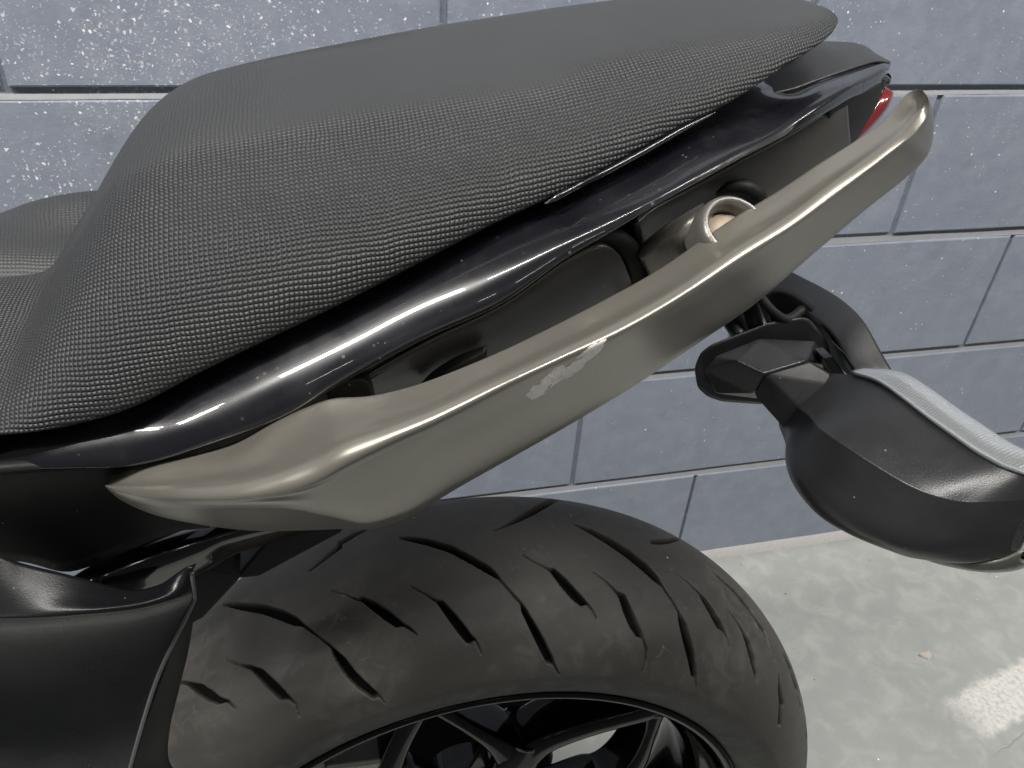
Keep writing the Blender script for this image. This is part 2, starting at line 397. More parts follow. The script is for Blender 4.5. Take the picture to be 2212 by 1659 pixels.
def mat_tyre():
    m = NT('worn_tyre_rubber'); p = m.pos()
    n1 = m.noise(p, 9, 5, 0.6); n2 = m.noise(p, 55, 6, 0.65, 1.0); n3 = m.noise(p, 700, 3, 0.6)
    col = m.mix(n1, (0.024, 0.0232, 0.0215), (0.044, 0.041, 0.0355))
    col = m.mix(m.ramp(m.math('MULTIPLY', n2, n1), 0.22, 0.40, 0.0, 0.26), col, (0.115, 0.106, 0.092))
    # scattered dusty blotches
    v = m.noise(p, 120, 5, 0.7, 1.5)
    spot = m.math('MULTIPLY', m.ramp(v, 0.60, 0.72), m.ramp(m.noise(m.vmath('ADD', p, (0.3, 0.1, 0.7)), 14, 2), 0.52, 0.66))
    col = m.mix(m.math('MULTIPLY', spot, 0.5), col, (0.22, 0.21, 0.20))
    scr = m.n('ShaderNodeMapping', Vector=p); scr.inputs['Scale'].default_value = (1, 9, 1)
    col = m.mix(m.ramp(m.noise(scr.outputs[0], 90, 5, 0.75), 0.58, 0.78, 0.0, 0.22), col, (0.12, 0.115, 0.105))
    s1, c1 = speck(m, p, 60, 0.055, 0.22)
    col = m.mix(s1, col, (0.6, 0.57, 0.5))
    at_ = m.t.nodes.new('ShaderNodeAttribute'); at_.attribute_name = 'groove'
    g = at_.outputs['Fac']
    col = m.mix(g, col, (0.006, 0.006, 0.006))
    h = m.math('ADD', m.math('MULTIPLY', n3, 0.4), n2)
    return m.out(Base_Color=col, Roughness=m.ramp(n2, 0.3, 0.7, 0.50, 0.66), Specular_IOR_Level=m.math('MULTIPLY', m.math('SUBTRACT', 1.0, g), 0.38), Normal=m.bump(h, 0.0006, 0.5))

def mat_plain(name, col, rough, metal=0.0, spec=0.5, scale=200, dist=0.0003, **kw):
    m = NT(name); p = m.pos(); n = m.noise(p, scale, 4)
    c = m.mix(n, tuple(x*0.82 for x in col), tuple(min(1, x*1.18) for x in col))
    return m.out(Base_Color=c, Roughness=rough, Metallic=metal, Specular_IOR_Level=spec, Normal=m.bump(n, dist, 0.4), **kw)

SCR = [(1120, 862, 1160, 845, 0.0016), (1165, 832, 1228, 790, 0.0022), (1190, 836, 1245, 806, 0.0014), (1240, 772, 1300, 742, 0.0014), (1135, 850, 1175, 822, 0.0055), (1150, 838, 1215, 780, 0.0042), (1178, 800, 1210, 792, 0.003), (1222, 826, 1268, 778, 0.0040), (1255, 790, 1312, 748, 0.0032), (1290, 748, 1325, 738, 0.0016)]
YC = 0.378
FADE0, FADE1 = 0.93, 1.0     # set for the seat's own v coordinate below

# ================================================================== THE SETTING
M_WALL = mat_wall()
M_MORT = mat_wall('painted_mortar', 0.86)
M_BED = mat_plain('rubbed_mortar', (0.195, 0.20, 0.215), 0.6, scale=60, dist=.0006)
WY = 0.879; COURSE = 0.2; HALF = 0.21024; X0 = 0.5765
def quadbox(x0, x1, y0, y1, z0, z1):
    V = [(x, y, z) for x in (x0, x1) for y in (y0, y1) for z in (z0, z1)]
    F = [[0, 1, 3, 2], [4, 6, 7, 5], [0, 4, 5, 1], [2, 3, 7, 6], [0, 2, 6, 4], [1, 5, 7, 3]]
    return V, F
# floor sheet
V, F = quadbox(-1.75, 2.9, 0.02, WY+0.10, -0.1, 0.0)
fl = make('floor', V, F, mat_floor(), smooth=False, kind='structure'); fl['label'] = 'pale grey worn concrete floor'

NR = 8
wall = empty('block_wall', (0.6, WY, 0))
tag(wall, 'blue-grey painted concrete block wall spattered with pale paint behind the motorcycle', 'wall')
V, F = quadbox(-1.75, 2.9, WY+0.005, WY+0.1, 0.0, NR*COURSE)
make('mortar', V, F, M_MORT, wall, smooth=False)
# one block: face with chamfered, slightly rounded arris
bw, bh, ch = 2*HALF-0.0075, COURSE-0.012, 0.0024
def blockmesh():
    V = []; F = []
    for (ins, y) in ((0, 0.02), (0, ch), (ch*0.3, ch*0.35), (ch, 0.0)):
        x, z = bw/2-ins, bh/2-ins
        V += [(-x, y, -z), (x, y, -z), (x, y, z), (-x, y, z)]
    for k in range(3):
        for j in range(4):
            a = k*4+j; b = k*4+(j+1) % 4
            F.append([a, b, b+4, a+4])
    F.append([12, 13, 14, 15])
    me = bpy.data.meshes.new('block'); me.from_pydata(V, [], F); me.materials.append(M_WALL); me.update()
    return me
bme = blockmesh()
for r in range(NR):
    par = 0 if r % 2 == 0 else 1
    for k in range(-10, 11):
        if (k-par) % 2: continue
        # a block lies between joints k and k+2
        xc = X0+(k+1)*HALF
        if xc < -1.5 or xc > 2.7: continue
        o = bpy.data.objects.new('block', bme); COL.objects.link(o); o.parent = wall
        o.location = (xc-0.6+random.uniform(-.001, .001), random.uniform(-.0009, .0009), (r+0.5)*COURSE-0.001+random.uniform(-.0008, .0008))
        o.rotation_euler = (random.uniform(-.002, .002), 0, random.uniform(-.0015, .0015))
# weathered bed joints: struck back under the upper block, flush at the foot
for r in range(1, NR):
    z = r*COURSE-0.001; dp = 0.011 if r == 4 else 0.006
    zs = (z+0.0065, z+0.0062, z+0.0015, z-0.004, z-0.0062)
    ys = (0.03, dp, dp*0.75, 0.0022, 0.0012)
    n = 60; xs = np.linspace(-1.7, 2.85, n)
    V = [(x, WY+yy+rng.normal(0, .0003), zz+rng.normal(0, .0003)) for x in xs for zz, yy in zip(zs, ys)]
    make('bed_joint', V, gridfaces(n, 5), M_BED, wall)
# mortar fillet at the foot of the wall
n = 60; xs = np.linspace(-1.7, 2.85, n)
V = [(x, WY+yy+rng.normal(0, .0006), zz) for x in xs for zz, yy in ((0.013, 0.004), (0.010, -0.002), (0.004, -0.010), (-0.002, -0.015))]
make('foot_fillet', V, gridfaces(n, 4), mat_plain('dusty_fillet', (0.30, 0.295, 0.285), 0.7), wall)

# chip of wood lying on the floor
def floor_pt(x, y, z=0.0):
    d = R_*(x-1106.0)-U_*(y-829.5)+fwd*FPX
    return EYE+d*((EYE[2]-z)/-d[2])
M_CHIP = mat_plain('chipped_wood', (0.42, 0.38, 0.33), 0.8)
c = floor_pt(1998, 1417)
vv = []
for (dx, dy, dz) in ((-.012, .004, 0), (.010, .006, 0), (.013, -.003, 0), (.002, -.009, 0), (-.006, -.003, 0), (-.009, .003, .004), (.008, .004, .006), (.009, -.002, .004), (.001, -.005, .003)):
    vv.append(c+np.array([dx, dy, dz+0.0005]))
o = hull('wood_chip', vv, M_CHIP, None, bevel=0.0004, seg=1)
tag(o, 'small pale brown splintered chip lying on the concrete floor right of the tyre', 'debris')

# ================================================================== THE MOTORCYCLE
bike = empty('motorcycle', (0.0998, YC, 0.0))
tag(bike, 'black motorcycle tail with textured passenger seat, champagne grab rail and wide rear tyre', 'motorcycle')
M_GLOSS = mat_gloss()
M_PANEL = mat_satin('satin_grey_plastic', (0.044, 0.042, 0.038), 0.33, 0.0001, 0.6)
M_MATT = mat_satin('matt_black_plastic', (0.020, 0.020, 0.021), 0.40, 0.0003, 0.5)
M_DARK = mat_satin('dull_black_plastic', (0.006, 0.006, 0.006), 0.6, 0.0003, 0.3)
M_RAIL = mat_rail()

# ------------------------------------------------ pillion seat
A_px = [(-150, 955, .262), (0, 940, .262), (33, 938, .262), (150, 920, .262), (279, 882, .262), (420, 808, .263), (555, 742, .264), (744, 650, .266), (922, 556, .270), (1071, 478, .275), (1205, 416, .281),
        (1306, 363, .286), (1478, 268, .296), (1556, 230, .302), (1637, 183, .310), (1704, 136, .318), (1765, 108, .325), (1850, 74, .335)]
T_px = [(-60, 875), (0, 777), (33, 706), (84, 626), (124, 556), (168, 477), (208, 410), (235, 366), (289, 276), (336, 215), (370, 186), (420, 156), (504, 131), (605, 108), (744, 82), (936, 49), (1071, 29),
        (1238, 7), (1420, -12), (1600, -20), (1700, -20), (1800, -14), (1950, 0)]
A3 = spline(ats(A_px), 8); T3 = spline(np.array([at(x, y, YC+0.5*0.11) for x, y in T_px]), 8)
# the near half of the plan narrows to the tail, so the far silhouette moves in with it
def T_at(Xq):
    for _ in range(4):
        ya = np.interp(Xq, A3[:, 0], A3[:, 1]); w = YC-ya
        P = np.array([at(x, y, 1.0) for x, y in T_px]); P = spline(P, 8)
        Yt = YC+0.5*w
        X = EYE[0]+(P[:, 0]-EYE[0])*Yt
        z = EYE[2]+(P[:, 2]-EYE[2])*Yt
        o = np.argsort(X)
        zz = np.interp(Xq, X[o], z[o]); return ya, w, zz, Yt
XL, XR = -0.172, 0.2525
XS0 = 0.195
nst = 150
XS = XL+(XR-XL)*np.sin(np.linspace(0, 1, nst)*1.5)/math.sin(1.5)
secs = []; uvs = []
EXPO = 2.15
for Xq in XS:
    ya, w, zt, Yt = T_at(Xq)
    za = np.interp(Xq, A3[:, 0], A3[:, 2])
    # beyond the near bottom edge's last point the seat closes round the tail
    zc = za+max(zt-za, 0.004)/0.932
    e_ = np.clip((Xq-XS0)/(XR+0.0005-XS0), 0, 1); f_ = (1-e_**2.6)**(1/2.2)
    zm = za+0.35*(zc-za)
    w *= f_; za = zm-(zm-za)*f_; zc = zm+(zc-zm)*f_**1.1; ya = YC-w
    th = np.concatenate([np.linspace(0, np.pi, 120)])
    cs = np.sign(np.cos(th))*np.abs(np.cos(th))**(2/EXPO); sn = np.abs(np.sin(th))**(2/EXPO)
    Ys = YC-w*cs; Zs = za+(zc-za)*sn
    # roll under at the bottom edge
    sec = np.stack([np.full_like(Ys, Xq), Ys, Zs], -1)
    under = np.array([[Xq, ya+0.006, za-0.004], [Xq, ya+0.016, za-0.008]]); under2 = under.copy(); under2[:, 1] = 2*YC-under2[:, 1]
    sec = np.concatenate([under[::-1], sec, under2])
    drop = np.clip((-0.07-Xq)/0.05, 0, 1)*np.clip(sec[:, 1]-YC-0.045, 0, None)
    sec[:, 2] -= drop*1.6; sec[:, 1] -= drop*0.4
    secs.append(sec)
G = np.array(secs)
# relax along the seat for a padded look
for _ in range(2):
    G[1:-1] = 0.25*G[:-2]+0.5*G[1:-1]+0.25*G[2:]
dv = np.linalg.norm(np.diff(G, axis=1), axis=-1); vcoord = np.concatenate([np.zeros((nst, 1)), np.cumsum(dv, axis=1)], 1)+G[:, :1, 2]*0.75
vbase = (G[:, :1, 2]*0.75)
uv = np.stack([np.repeat(XS[:, None], G.shape[1], 1)*1.12, vcoord], -1).reshape(-1, 2)
FADE0 = float(np.median(vcoord[60, :1]))+0.085; FADE1 = FADE0+0.035
M_SEAT = mat_seat('woven_seat_vinyl'); M_SEAT2 = mat_seat('plain_seat_vinyl', False)
F = gridfaces(G.shape[0], G.shape[1], flip=True).tolist()
b = G.shape[1]; F.append(list(range(b))); F.append(list(range((nst-1)*b, nst*b))[::-1])
seat = make('pillion_seat', G.reshape(-1, 3), F, M_SEAT, bike, uv)

# ------------------------------------------------ rider seat, lower and further forward
rows = []
for (x, yt) in ((-330, 560), (-220, 512), (-120, 484), (-40, 466), (0, 458), (60, 436), (130, 420), (200, 412), (270, 410)):
    rows.append([(x-40, 1000, .355), (x-22, 850, .358), (x-8, 700, .365), (x, 570, .385), (x+3, 500, .41), (x+4, yt+9, .435), (x+6, yt, .45), (x+10, yt+16, .468), (x+20, yt+110, .49)])
G2 = loft(rows, 10, 8)
shell('rider_seat', G2, M_SEAT2, bike, 0.006)

# ------------------------------------------------ tail fairing, near side
def on_slope(px, py, P0, k):
    """the point seen at a photo pixel that lies k down per unit outwards from P0"""
    q = at(px, py, 1.0); sl = -(q[2]-EYE[2])
    Y = (k*P0[1]-P0[2]+EYE[2])/(sl+k)
    return at(px, py, Y), Y
def st(t, h, l, Yt, Yh, Yl, wide=0.45):
    (tx, ty), (hx, hy), (lx, ly) = t, h, l
    if tx < 1640:
        Yt = Yt+0.012
        k1 = 0.38-0.26*float(np.clip((hx-1080)/320, 0, 1))
        t3 = at(tx, ty, Yt)
        m3, Ym = on_slope((tx+hx)/2, (ty+hy)/2, t3, k1*0.75)
        h3, Yh = on_slope(hx, hy, t3, k1)
        n3, Yn = on_slope((hx*.5+lx*.5), (hy*.5+ly*.5), h3, 1.05)
        l3, Yl = on_slope(lx, ly, n3, 2.6)
        return [(tx-8, ty-34, Yt+0.030), (tx-2, ty-8, Yt+0.008), (tx, ty+6, Yt-0.001), ((tx+hx)/2, (ty+hy)/2, Ym), (hx, hy, Yh), (hx*.5+lx*.5, hy*.5+ly*.5, Yn), (lx, ly, Yl), (lx+2, ly-1, Yl+0.003), (lx+6, ly-6, Yl+0.018), (lx+8, ly-10, Yl+0.030)]
    return [(tx-8, ty-(30 if tx < 1600 else 6), Yt+0.030), (tx-2, ty-2, Yt+0.010), (tx, ty+4, Yt+0.004),
            (tx+(hx-tx)*0.55, ty+(hy-ty)*0.55, Yt+(Yh-Yt)*0.72), (hx, hy, Yh), (hx+(lx-hx)*0.5, hy+(ly-hy)*0.5, Yh+(Yl-Yh)*0.3),
            (lx, ly, Yl), (lx+2, ly-2, Yl+0.004), (lx+5, ly-6, Yl+0.016), (lx+6, ly-8, Yl+0.026)]
F_st = [st((-130, 975), (-130, 1015), (-130, 1075), .262, .250, .256),
        st((-40, 955), (-30, 990), (-40, 1040), .262, .249, .255),
        st((33, 938), (50, 965), (40, 1015), .262, .248, .254),
        st((150, 912), (160, 955), (150, 1010), .262, .247, .254),
        st((279, 884), (290, 932), (290, 1004), .262, .246, .255),
        st((420, 810), (435, 893), (437, 963), .263, .243, .256),
        st((590, 724), (612, 815), (632, 890), .265, .241, .257),
        st((734, 654), (752, 742), (758, 815), .267, .242, .259),
        st((900, 570), (915, 655), (918, 730), .270, .246, .262),
        st((1071, 480), (1070, 592), (1080, 656), .276, .252, .266),
        st((1205, 418), (1210, 528), (1222, 556), .282, .259, .270),
        st((1306, 365), (1318, 478), (1325, 497), .288, .266, .276),
        st((1400, 316), (1412, 431), (1416, 443), .296, .274, .283),
        st((1478, 270), (1488, 390), (1490, 401), .304, .281, .290),
        st((1556, 232), (1590, 333), (1594, 344), .314, .291, .299),
        st((1637, 192), (1694, 277), (1700, 290), .330, .302, .310),
        st((1705, 194), (1775, 225), (1790, 240), .340, .314, .321),
        st((1745, 175), (1835, 186), (1838, 212), .350, .328, .336),
        st((1830, 147), (1880, 164), (1878, 196), .362, .345, .354),
        st((1900, 131), (1912, 148), (1906, 178), .372, .362, .372),
        st((1924, 133), (1922, 146), (1912, 172), .380, .377, .384)]
fair = shell('tail_fairing', loft(F_st, 8, 6), M_GLOSS, bike, 0.003)
# thin polished lip of the cowl along the seat
pipe('seat_trim', ats([(1178, 440, .279), (1205, 425, .279), (1250, 401, .282), (1306, 373, .284), (1400, 322, .290), (1478, 277, .2955), (1545, 243, .301)]), [.0004, .0013, .0011, .0012, .0012, .0011, .0003], M_GLOSS, fair, n=10)
# dark tail end closing the cowl below the tip
rows = [[(1790, 232, .326), (1792, 290, .333), (1800, 345, .338)], [(1838, 208, .338), (1834, 262, .342), (1826, 320, .346)], [(1880, 190, .352), (1868, 240, .355), (1838, 312, .358)],
        [(1908, 172, .372), (1893, 222, .373), (1850, 300, .374)], [(1914, 165, .40), (1897, 222, .40), (1856, 300, .40)]]
shell('tail_end_cap', loft(rows, 6, 6), M_DARK, bike, 0.001)

# small upper tail cover behind the seat, matt
rows = [[(1560, 262, .335), (1575, 232, .345), (1595, 200, .36), (1620, 170, .375), (1640, 160, .40), (1660, 156, .425)],
        [(1660, 205, .340), (1672, 182, .352), (1690, 150, .366), (1712, 120, .378), (1730, 110, .40), (1745, 106, .425)],
        [(1717, 190, .343), (1728, 168, .352), (1742, 138, .366), (1755, 106, .384), (1762, 94, .40), (1768, 92, .425)],
        [(1771, 170, .348), (1778, 150, .357), (1790, 122, .372), (1800, 100, .392), (1805, 90, .408), (1808, 92, .43)],
        [(1838, 147, .357), (1842, 132, .366), (1850, 114, .380), (1860, 102, .396), (1864, 97, .408), (1866, 102, .43)],
        [(1890, 132, .368), (1892, 126, .374), (1896, 121, .384), (1900, 120, .396), (1902, 125, .408), (1902, 136, .42)],
        [(1923, 135, .380), (1924, 133, .383), (1924, 133, .388), (1924, 135, .396), (1922, 140, .402), (1918, 148, .41)]]
shell('tail_cover', loft(rows, 8, 6), M_MATT, bike, 0.0012)

# tail light
rows = [[(1912, 186, .40), (1903, 208, .392), (1880, 250, .385), (1842, 312, .378)], [(1926, 196, .395), (1917, 220, .39), (1888, 262, .385), (1836, 318, .378)], [(1930, 205, .415), (1920, 232, .412), (1890, 272, .405), (1840, 322, .40)]]
M_RED = mat_plain('red_lens', (0.17, 0.012, 0.014), 0.18, scale=60, Coat_Weight=0.8)
shell('tail_light', loft(rows, 5, 6), M_RED, bike, 0.0015)

# ------------------------------------------------ side panels behind the rail
def panel(name, top, bot, Yt, Yb, mat=M_PANEL, label=None):
    rows = []
    for k, (a, bb) in enumerate(zip(top, bot)):
        f = k/(len(top)-1); y1 = Yt[0]+(Yt[1]-Yt[0])*f; y2 = Yb[0]+(Yb[1]-Yb[0])*f
        rows.append([(a[0]+(bb[0]-a[0])*q, a[1]+(bb[1]-a[1])*q, y1+(y2-y1)*q-0.003*math.sin(q*3.14)+(0.006*(1-q/0.06) if q < 0.06 else 0)) for q in (0, .06, .33, .66, 1)])
    return shell(name, loft(rows, 8, 6), mat, bike, 0.003, label=label)
panel('side_panel', [(770, 822), (800, 800), (925, 728), (1080, 652), (1222, 552), (1290, 522), (1318, 530), (1340, 552)],
      [(806, 870), (830, 880), (960, 850), (1110, 790), (1250, 715), (1330, 660), (1352, 640), (1372, 622)], (.268, .280), (.282, .290))
panel('side_panel', [(1376, 470), (1416, 438), (1490, 398), (1594, 340), (1700, 285), (1790, 234), (1830, 215)],
      [(1400, 610), (1440, 590), (1520, 545), (1640, 470), (1740, 400), (1800, 345), (1838, 310)], (.288, .338), (.300, .346))
# dark inner wall seen in the slots between panels
rows = [[(300, 950, .292), (320, 1010, .302), (350, 1070, .315)], [(420, 900, .290), (440, 975, .30), (470, 1060, .32)], [(560, 850, .287), (580, 940, .30), (610, 1020, .32)], [(700, 800, .285), (720, 890, .30), (740, 960, .32)], [(900, 720, .290), (930, 820, .30), (950, 900, .32)], [(1200, 560, .292), (1240, 660, .30), (1270, 740, .32)], [(1330, 480, .296), (1370, 580, .305), (1400, 650, .32)], [(1460, 400, .312), (1500, 500, .315), (1540, 560, .33)], [(1800, 230, .352), (1810, 280, .352), (1815, 320, .36)]]
shell('inner_panel', loft(rows, 5, 4), M_DARK, bike, 0.004)
# dark pipe put in as the shaded slot behind the front panel
pipe('slot_shade', ats([(1255, 540, .284), (1300, 514, .284), (1335, 520, .285), (1362, 552, .287), (1378, 600, .290), (1385, 640, .292)]), [0.002, 0.003, 0.0045, 0.0055, 0.005, 0.004], M_DARK, bike)
hull('panel_recess_shade', prism([(700, 838), (742, 822), (782, 818), (800, 830), (812, 858), (806, 876), (720, 900)], .262, .01), M_DARK, bike, .0015)  # dark plate added as the shaded recess at the front panel's forward end
# dark fold low on the front panel where it passes over the mount
rows = [[(900, 838, .271), (908, 848, .268), (925, 856, .272)], [(935, 802, .272), (950, 818, .267), (975, 834, .270)], [(985, 770, .272), (1000, 786, .267), (1020, 806, .271)], [(1050, 745, .272), (1052, 762, .2695), (1054, 784, .272)]]
shell('mount_tab', loft(rows, 6, 5), M_DARK, bike, 0.003)

# ------------------------------------------------ grab rail
Yof = lambda x, tab: float(np.interp(x, [t[0] for t in tab], [t[1] for t in tab]))
RY = [(226, .262), (265, .252), (330, .240), (437, .222), (560, .208), (734, .199), (900, .197), (1104, .200), (1339, .212), (1500, .226), (1700, .243), (1850, .258), (1950, .272), (2010, .288)]
RS = [((229, 1044), (226, 1049), (230, 1054), .008, (233, 1057)), ((243, 1031), (248, 1058), (252, 1068), .012, (258, 1078)), ((311, 1004), (320, 1072), (325, 1091), .020, (330, 1110)),
      ((413, 983), (413, 1077), (420, 1100), .030, (425, 1131)), ((507, 955), (520, 1075), (530, 1100), .036, (540, 1145)), ((580, 917), (610, 1064), (632, 1102), .037, (650, 1143)),
      ((650, 885), (680, 1040), (720, 1120), .037, (735, 1138)), ((715, 862), (753, 997), (795, 1133), .036, (803, 1137)), ((800, 855), (840, 952), (880, 1108), .034, (884, 1111)), ((904, 830), (942, 906), (985, 1050), .031, (988, 1052)),
      ((1060, 769), (1104, 824), (1138, 965), .030), ((1165, 720), (1205, 777), (1250, 901), .030), ((1300, 651), (1339, 716), (1380, 822), .030), ((1430, 578), (1477, 636), (1510, 735), .030), ((1569, 481), (1603, 555), (1630, 652), .029),
      ((1680, 413), (1717, 484), (1744, 555), .028), ((1770, 353), (1805, 417), (1868, 450), .026), ((1860, 296), (1900, 345), (1955, 381), .024), ((1912, 258), (1950, 306), (1996, 341), .022), ((1936, 228), (1982, 278), (2011, 310), .019),
      ((1956, 205), (2002, 248), (2016, 272), .016), ((1976, 194), (2006, 222), (2014, 240), .012), ((1992, 194), (2002, 206), (2008, 218), .006)]
rows = []
for (u, r, l, d, *nn) in RS:
    y = Yof(r[0], RY)
    u = np.array(u, float); r = np.array(r, float); l = np.array(l, float)
    mx = lambda a, c, q: (a+(c-a)*q)
    inb = float(np.interp(r[0], [437, 560, 734, 830, 880], [0, .6, .8, .5, 0]))      # hollow side towards the cowl
    lipf = float(np.interp(r[0], [226, 610, 753, 942], [.12, .16, .55, .75]))         # the outer face turns from a narrow lip into a full side
    N = np.array(nn[0], float) if nn else l+[1, 2]
    ur = [(*mx(u, r, .12), y+d*(.86+.35*inb)), (*mx(u, r, .5), y+d*(.50+.06*inb)), (*mx(u, r, .76), y+d*.115)]
    rl = [(*mx(r, l, .15), y+d*.05), (*mx(r, l, .5), y+d*.40*lipf), (*mx(r, l, .9), y+d*.82*lipf)]
    rows.append([(*u, y+d*(1+.45*inb))] + ur + [(*r, y)] + rl + [(*l, y+d*lipf), (*N, y+d*max(lipf+.12, .95)), (*mx(u, N, .8), y+d*1.3), (*mx(u, N, .4), y+d*(1.45+.3*inb)), (*mx(u, l, .1), y+d*(1.2+.5*inb))])
rail = tubeloft('grab_rail', loft(rows, 8, 5, closed=True), M_RAIL, bike)

# rail mounting arm with its recessed bolt
rows = []
for (u, r, l, yy) in (((1372, 545), (1385, 560), (1410, 612), .262), ((1405, 510), (1425, 535), (1460, 585), .256), ((1470, 466), (1490, 500), (1530, 545), .250), ((1522, 436), (1538, 458), (1560, 505), .252)):
    u = np.array(u, float); r = np.array(r, float); l = np.array(l, float)
    rows.append([(*u, yy+.030), (*(u*.6+r*.4), yy+.021), (*r, yy+.018), (*(r*.5+l*.5), yy+.018), (*l, yy+.022), (*((u+l)/2), yy+.036), (*(u*.8+l*.2), yy+.036)])
M_ARM = mat_plain('cast_metal_paint', (0.17, 0.16, 0.14), 0.34, 0.5, scale=900)
tubeloft('mounting_arm', loft(rows, 8, 5, closed=True), M_ARM, rail)
cb = at(1588, 494, .260); axb = np.array([0.05, -0.55, 0.80])
disc_lathe('bolt_recess', [(0.0098, -0.010), (0.0108, -0.002), (0.0116, 0.0012), (0.0127, 0.0022), (0.0142, 0.0008), (0.0150, -0.002), (0.0156, -0.012)], cb, axb, mat_plain('bright_cast_rim', (0.13, 0.125, 0.115), 0.36, 0.5, scale=900), rail, 48)
disc_lathe('washer', [(0.0, -0.005), (0.0098, -0.005), (0.0104, -0.007)], cb, axb, mat_plain('tan_washer', (0.27, 0.22, 0.165), 0.6, spec=.3), rail, 40)
disc_lathe('bolt_head', [(0.0, 0.0012), (0.0022, 0.0010), (0.0036, 0.0003), (0.0046, -0.0012), (0.0048, -0.006)], cb+np.array([-.0045, -.001, -.003]), axb, mat_plain('zinc_bolt', (0.10, 0.105, 0.10), 0.6, 0.5, scale=500), rail, 32)
# black pipe put in as the shade of the recess above the arm
pipe('recess_shade', ats([(1548, 420, .306), (1576, 406, .306), (1606, 406, .306), (1630, 420, .306), (1650, 446, .306)]), [0.001, 0.003, 0.0042, 0.0045, 0.003], M_DARK, bike)

# ------------------------------------------------ rear mudguard bracket and near turn signal
M_BR = mat_satin('black_moulded_plastic', (0.016, 0.0165, 0.018), 0.34, 0.0002, 0.5)
M_BR2 = mat_satin('ribbed_black_plastic', (0.010, 0.010, 0.011), 0.45, 0.0002, 0.4)
up_e = [(1640, 545, .50), (1714, 589, .45), (1781, 624, .415), (1825, 653, .39), (1865, 693, .368), (1905, 763, .345), (1936, 816, .330), (1960, 860, .322)]
lo_e = [(1600, 585, .50), (1668, 630, .45), (1722, 660, .415), (1762, 688, .39), (1800, 722, .368), (1836, 785, .345), (1866, 832, .330), (1890, 880, .322)]
rows = [[a, ((a[0]+b_[0])/2+2, (a[1]+b_[1])/2-2, (a[2]+b_[2])/2-0.001), b_, (b_[0]-4, b_[1]+6, b_[2]+.006)] for a, b_ in zip(up_e, lo_e)]
mud = shell('plate_carrier', loft(rows, 8, 6), M_BR, bike, 0.004)
# inner web of the carrier and its brackets
rows = [[(1600, 640, .43), (1640, 700, .43), (1690, 760, .42)], [(1680, 630, .425), (1730, 700, .42), (1760, 770, .41)], [(1760, 680, .395), (1790, 740, .39), (1820, 800, .38)], [(1830, 770, .36), (1845, 810, .36), (1860, 850, .355)]]
shell('carrier_web', loft(rows, 6, 6), M_DARK, mud, 0.004)
hull('carrier_rib', prism([(1812, 752), (1822, 760), (1884, 836), (1868, 840)], .335, .012), M_BR, mud, .001)
hull('carrier_rib', prism([(1780, 775), (1800, 772), (1850, 842), (1815, 850)], .345, .012), M_BR, mud, .001)
hull('carrier_bracket', prism([(1575, 690), (1652, 632), (1668, 700), (1600, 728)], .40, .02), M_BR2, mud, .0015)
pipe('carrier_strut', [at(1612, 650, .385), at(1636, 705, .385)], .006, M_BR, mud)
pipe('carrier_strut', [at(1575, 690, .39), at(1596, 722, .385)], .005, M_BR, mud)
pipe('wiring_loom', ats([(1640, 640, .38), (1668, 672, .375), (1700, 690, .375), (1735, 668, .38)]), .003, M_DARK, mud)

# rubber boot / foot of the turn signal: flat flange then faceted neck
fl_out = [(1499, 795), (1512, 762), (1535, 744), (1579, 726), (1657, 697), (1734, 684), (1752, 690), (1790, 740), (1800, 800), (1760, 860), (1640, 874), (1560, 868), (1529, 858), (1506, 838)]
sig = hull('turn_signal', np.concatenate([ats([(x, y, .372) for x, y in fl_out]), ats([(1644+(x-1644)*.98, 790+(y-790)*.98, .388) for x, y in fl_out])]), M_BR, bike, .003, seg=3)
pts = ats([(1520, 800, .366), (1545, 768, .366), (1640, 730, .366), (1760, 735, .366), (1800, 790, .366), (1640, 862, .366), (1545, 850, .366),
           (1589, 779, .352), (1650, 808, .340), (1745, 780, .345), (1626, 850, .345)])
hull('signal_foot', pts, M_BR, sig, .0015)
pts = ats([(1652, 808, .342), (1748, 780, .342), (1790, 800, .345), (1626, 852, .345), (1800, 850, .34), (1700, 935, .326), (1735, 888, .325), (1840, 838, .325), (1862, 850, .33), (1850, 900, .33)])
hull('signal_stem', pts, M_BR2, sig, .0015)
# housing: sections across its length (metres), root first: rear top edge, ridge, front, bottom, rear bottom
HS = [(.338, (.288, .786), (.276, .766), (.268, .756), (.272, .746), (.292, .744)),
      (.322, (.296, .795), (.2675, .774), (.2635, .757), (.268, .744), (.300, .740)),
      (.305, (.299, .8005), (.2605, .783), (.2525, .760), (.260, .742), (.306, .737)),
      (.285, (.300, .803), (.2545, .7890), (.2445, .761), (.257, .741), (.308, .738)),
      (.265, (.300, .805), (.260, .7905), (.2450, .759), (.260, .741), (.312, .742)),
      (.248, (.3005, .807), (.2665, .7908), (.2515, .758), (.267, .744), (.317, .744)),
      (.235, (.301, .8085), (.2725, .7912), (.2600, .759), (.275, .747), (.322, .747)),
      (.226, (.302, .810), (.279, .7920), (.2675, .761), (.282, .749), (.326, .749)),
      (.219, (.304, .811), (.2870, .7935), (.2770, .764), (.290, .752), (.329, .751)),
      (.213, (.308, .812), (.2960, .7975), (.2880, .769), (.300, .755), (.331, .754)),
      (.209, (.314, .811), (.3060, .8005), (.3020, .775), (.310, .760), (.332, .758)),
      (.206, (.320, .809), (.3150, .8020), (.3130, .782), (.318, .768), (.331, .766))]
hs = []
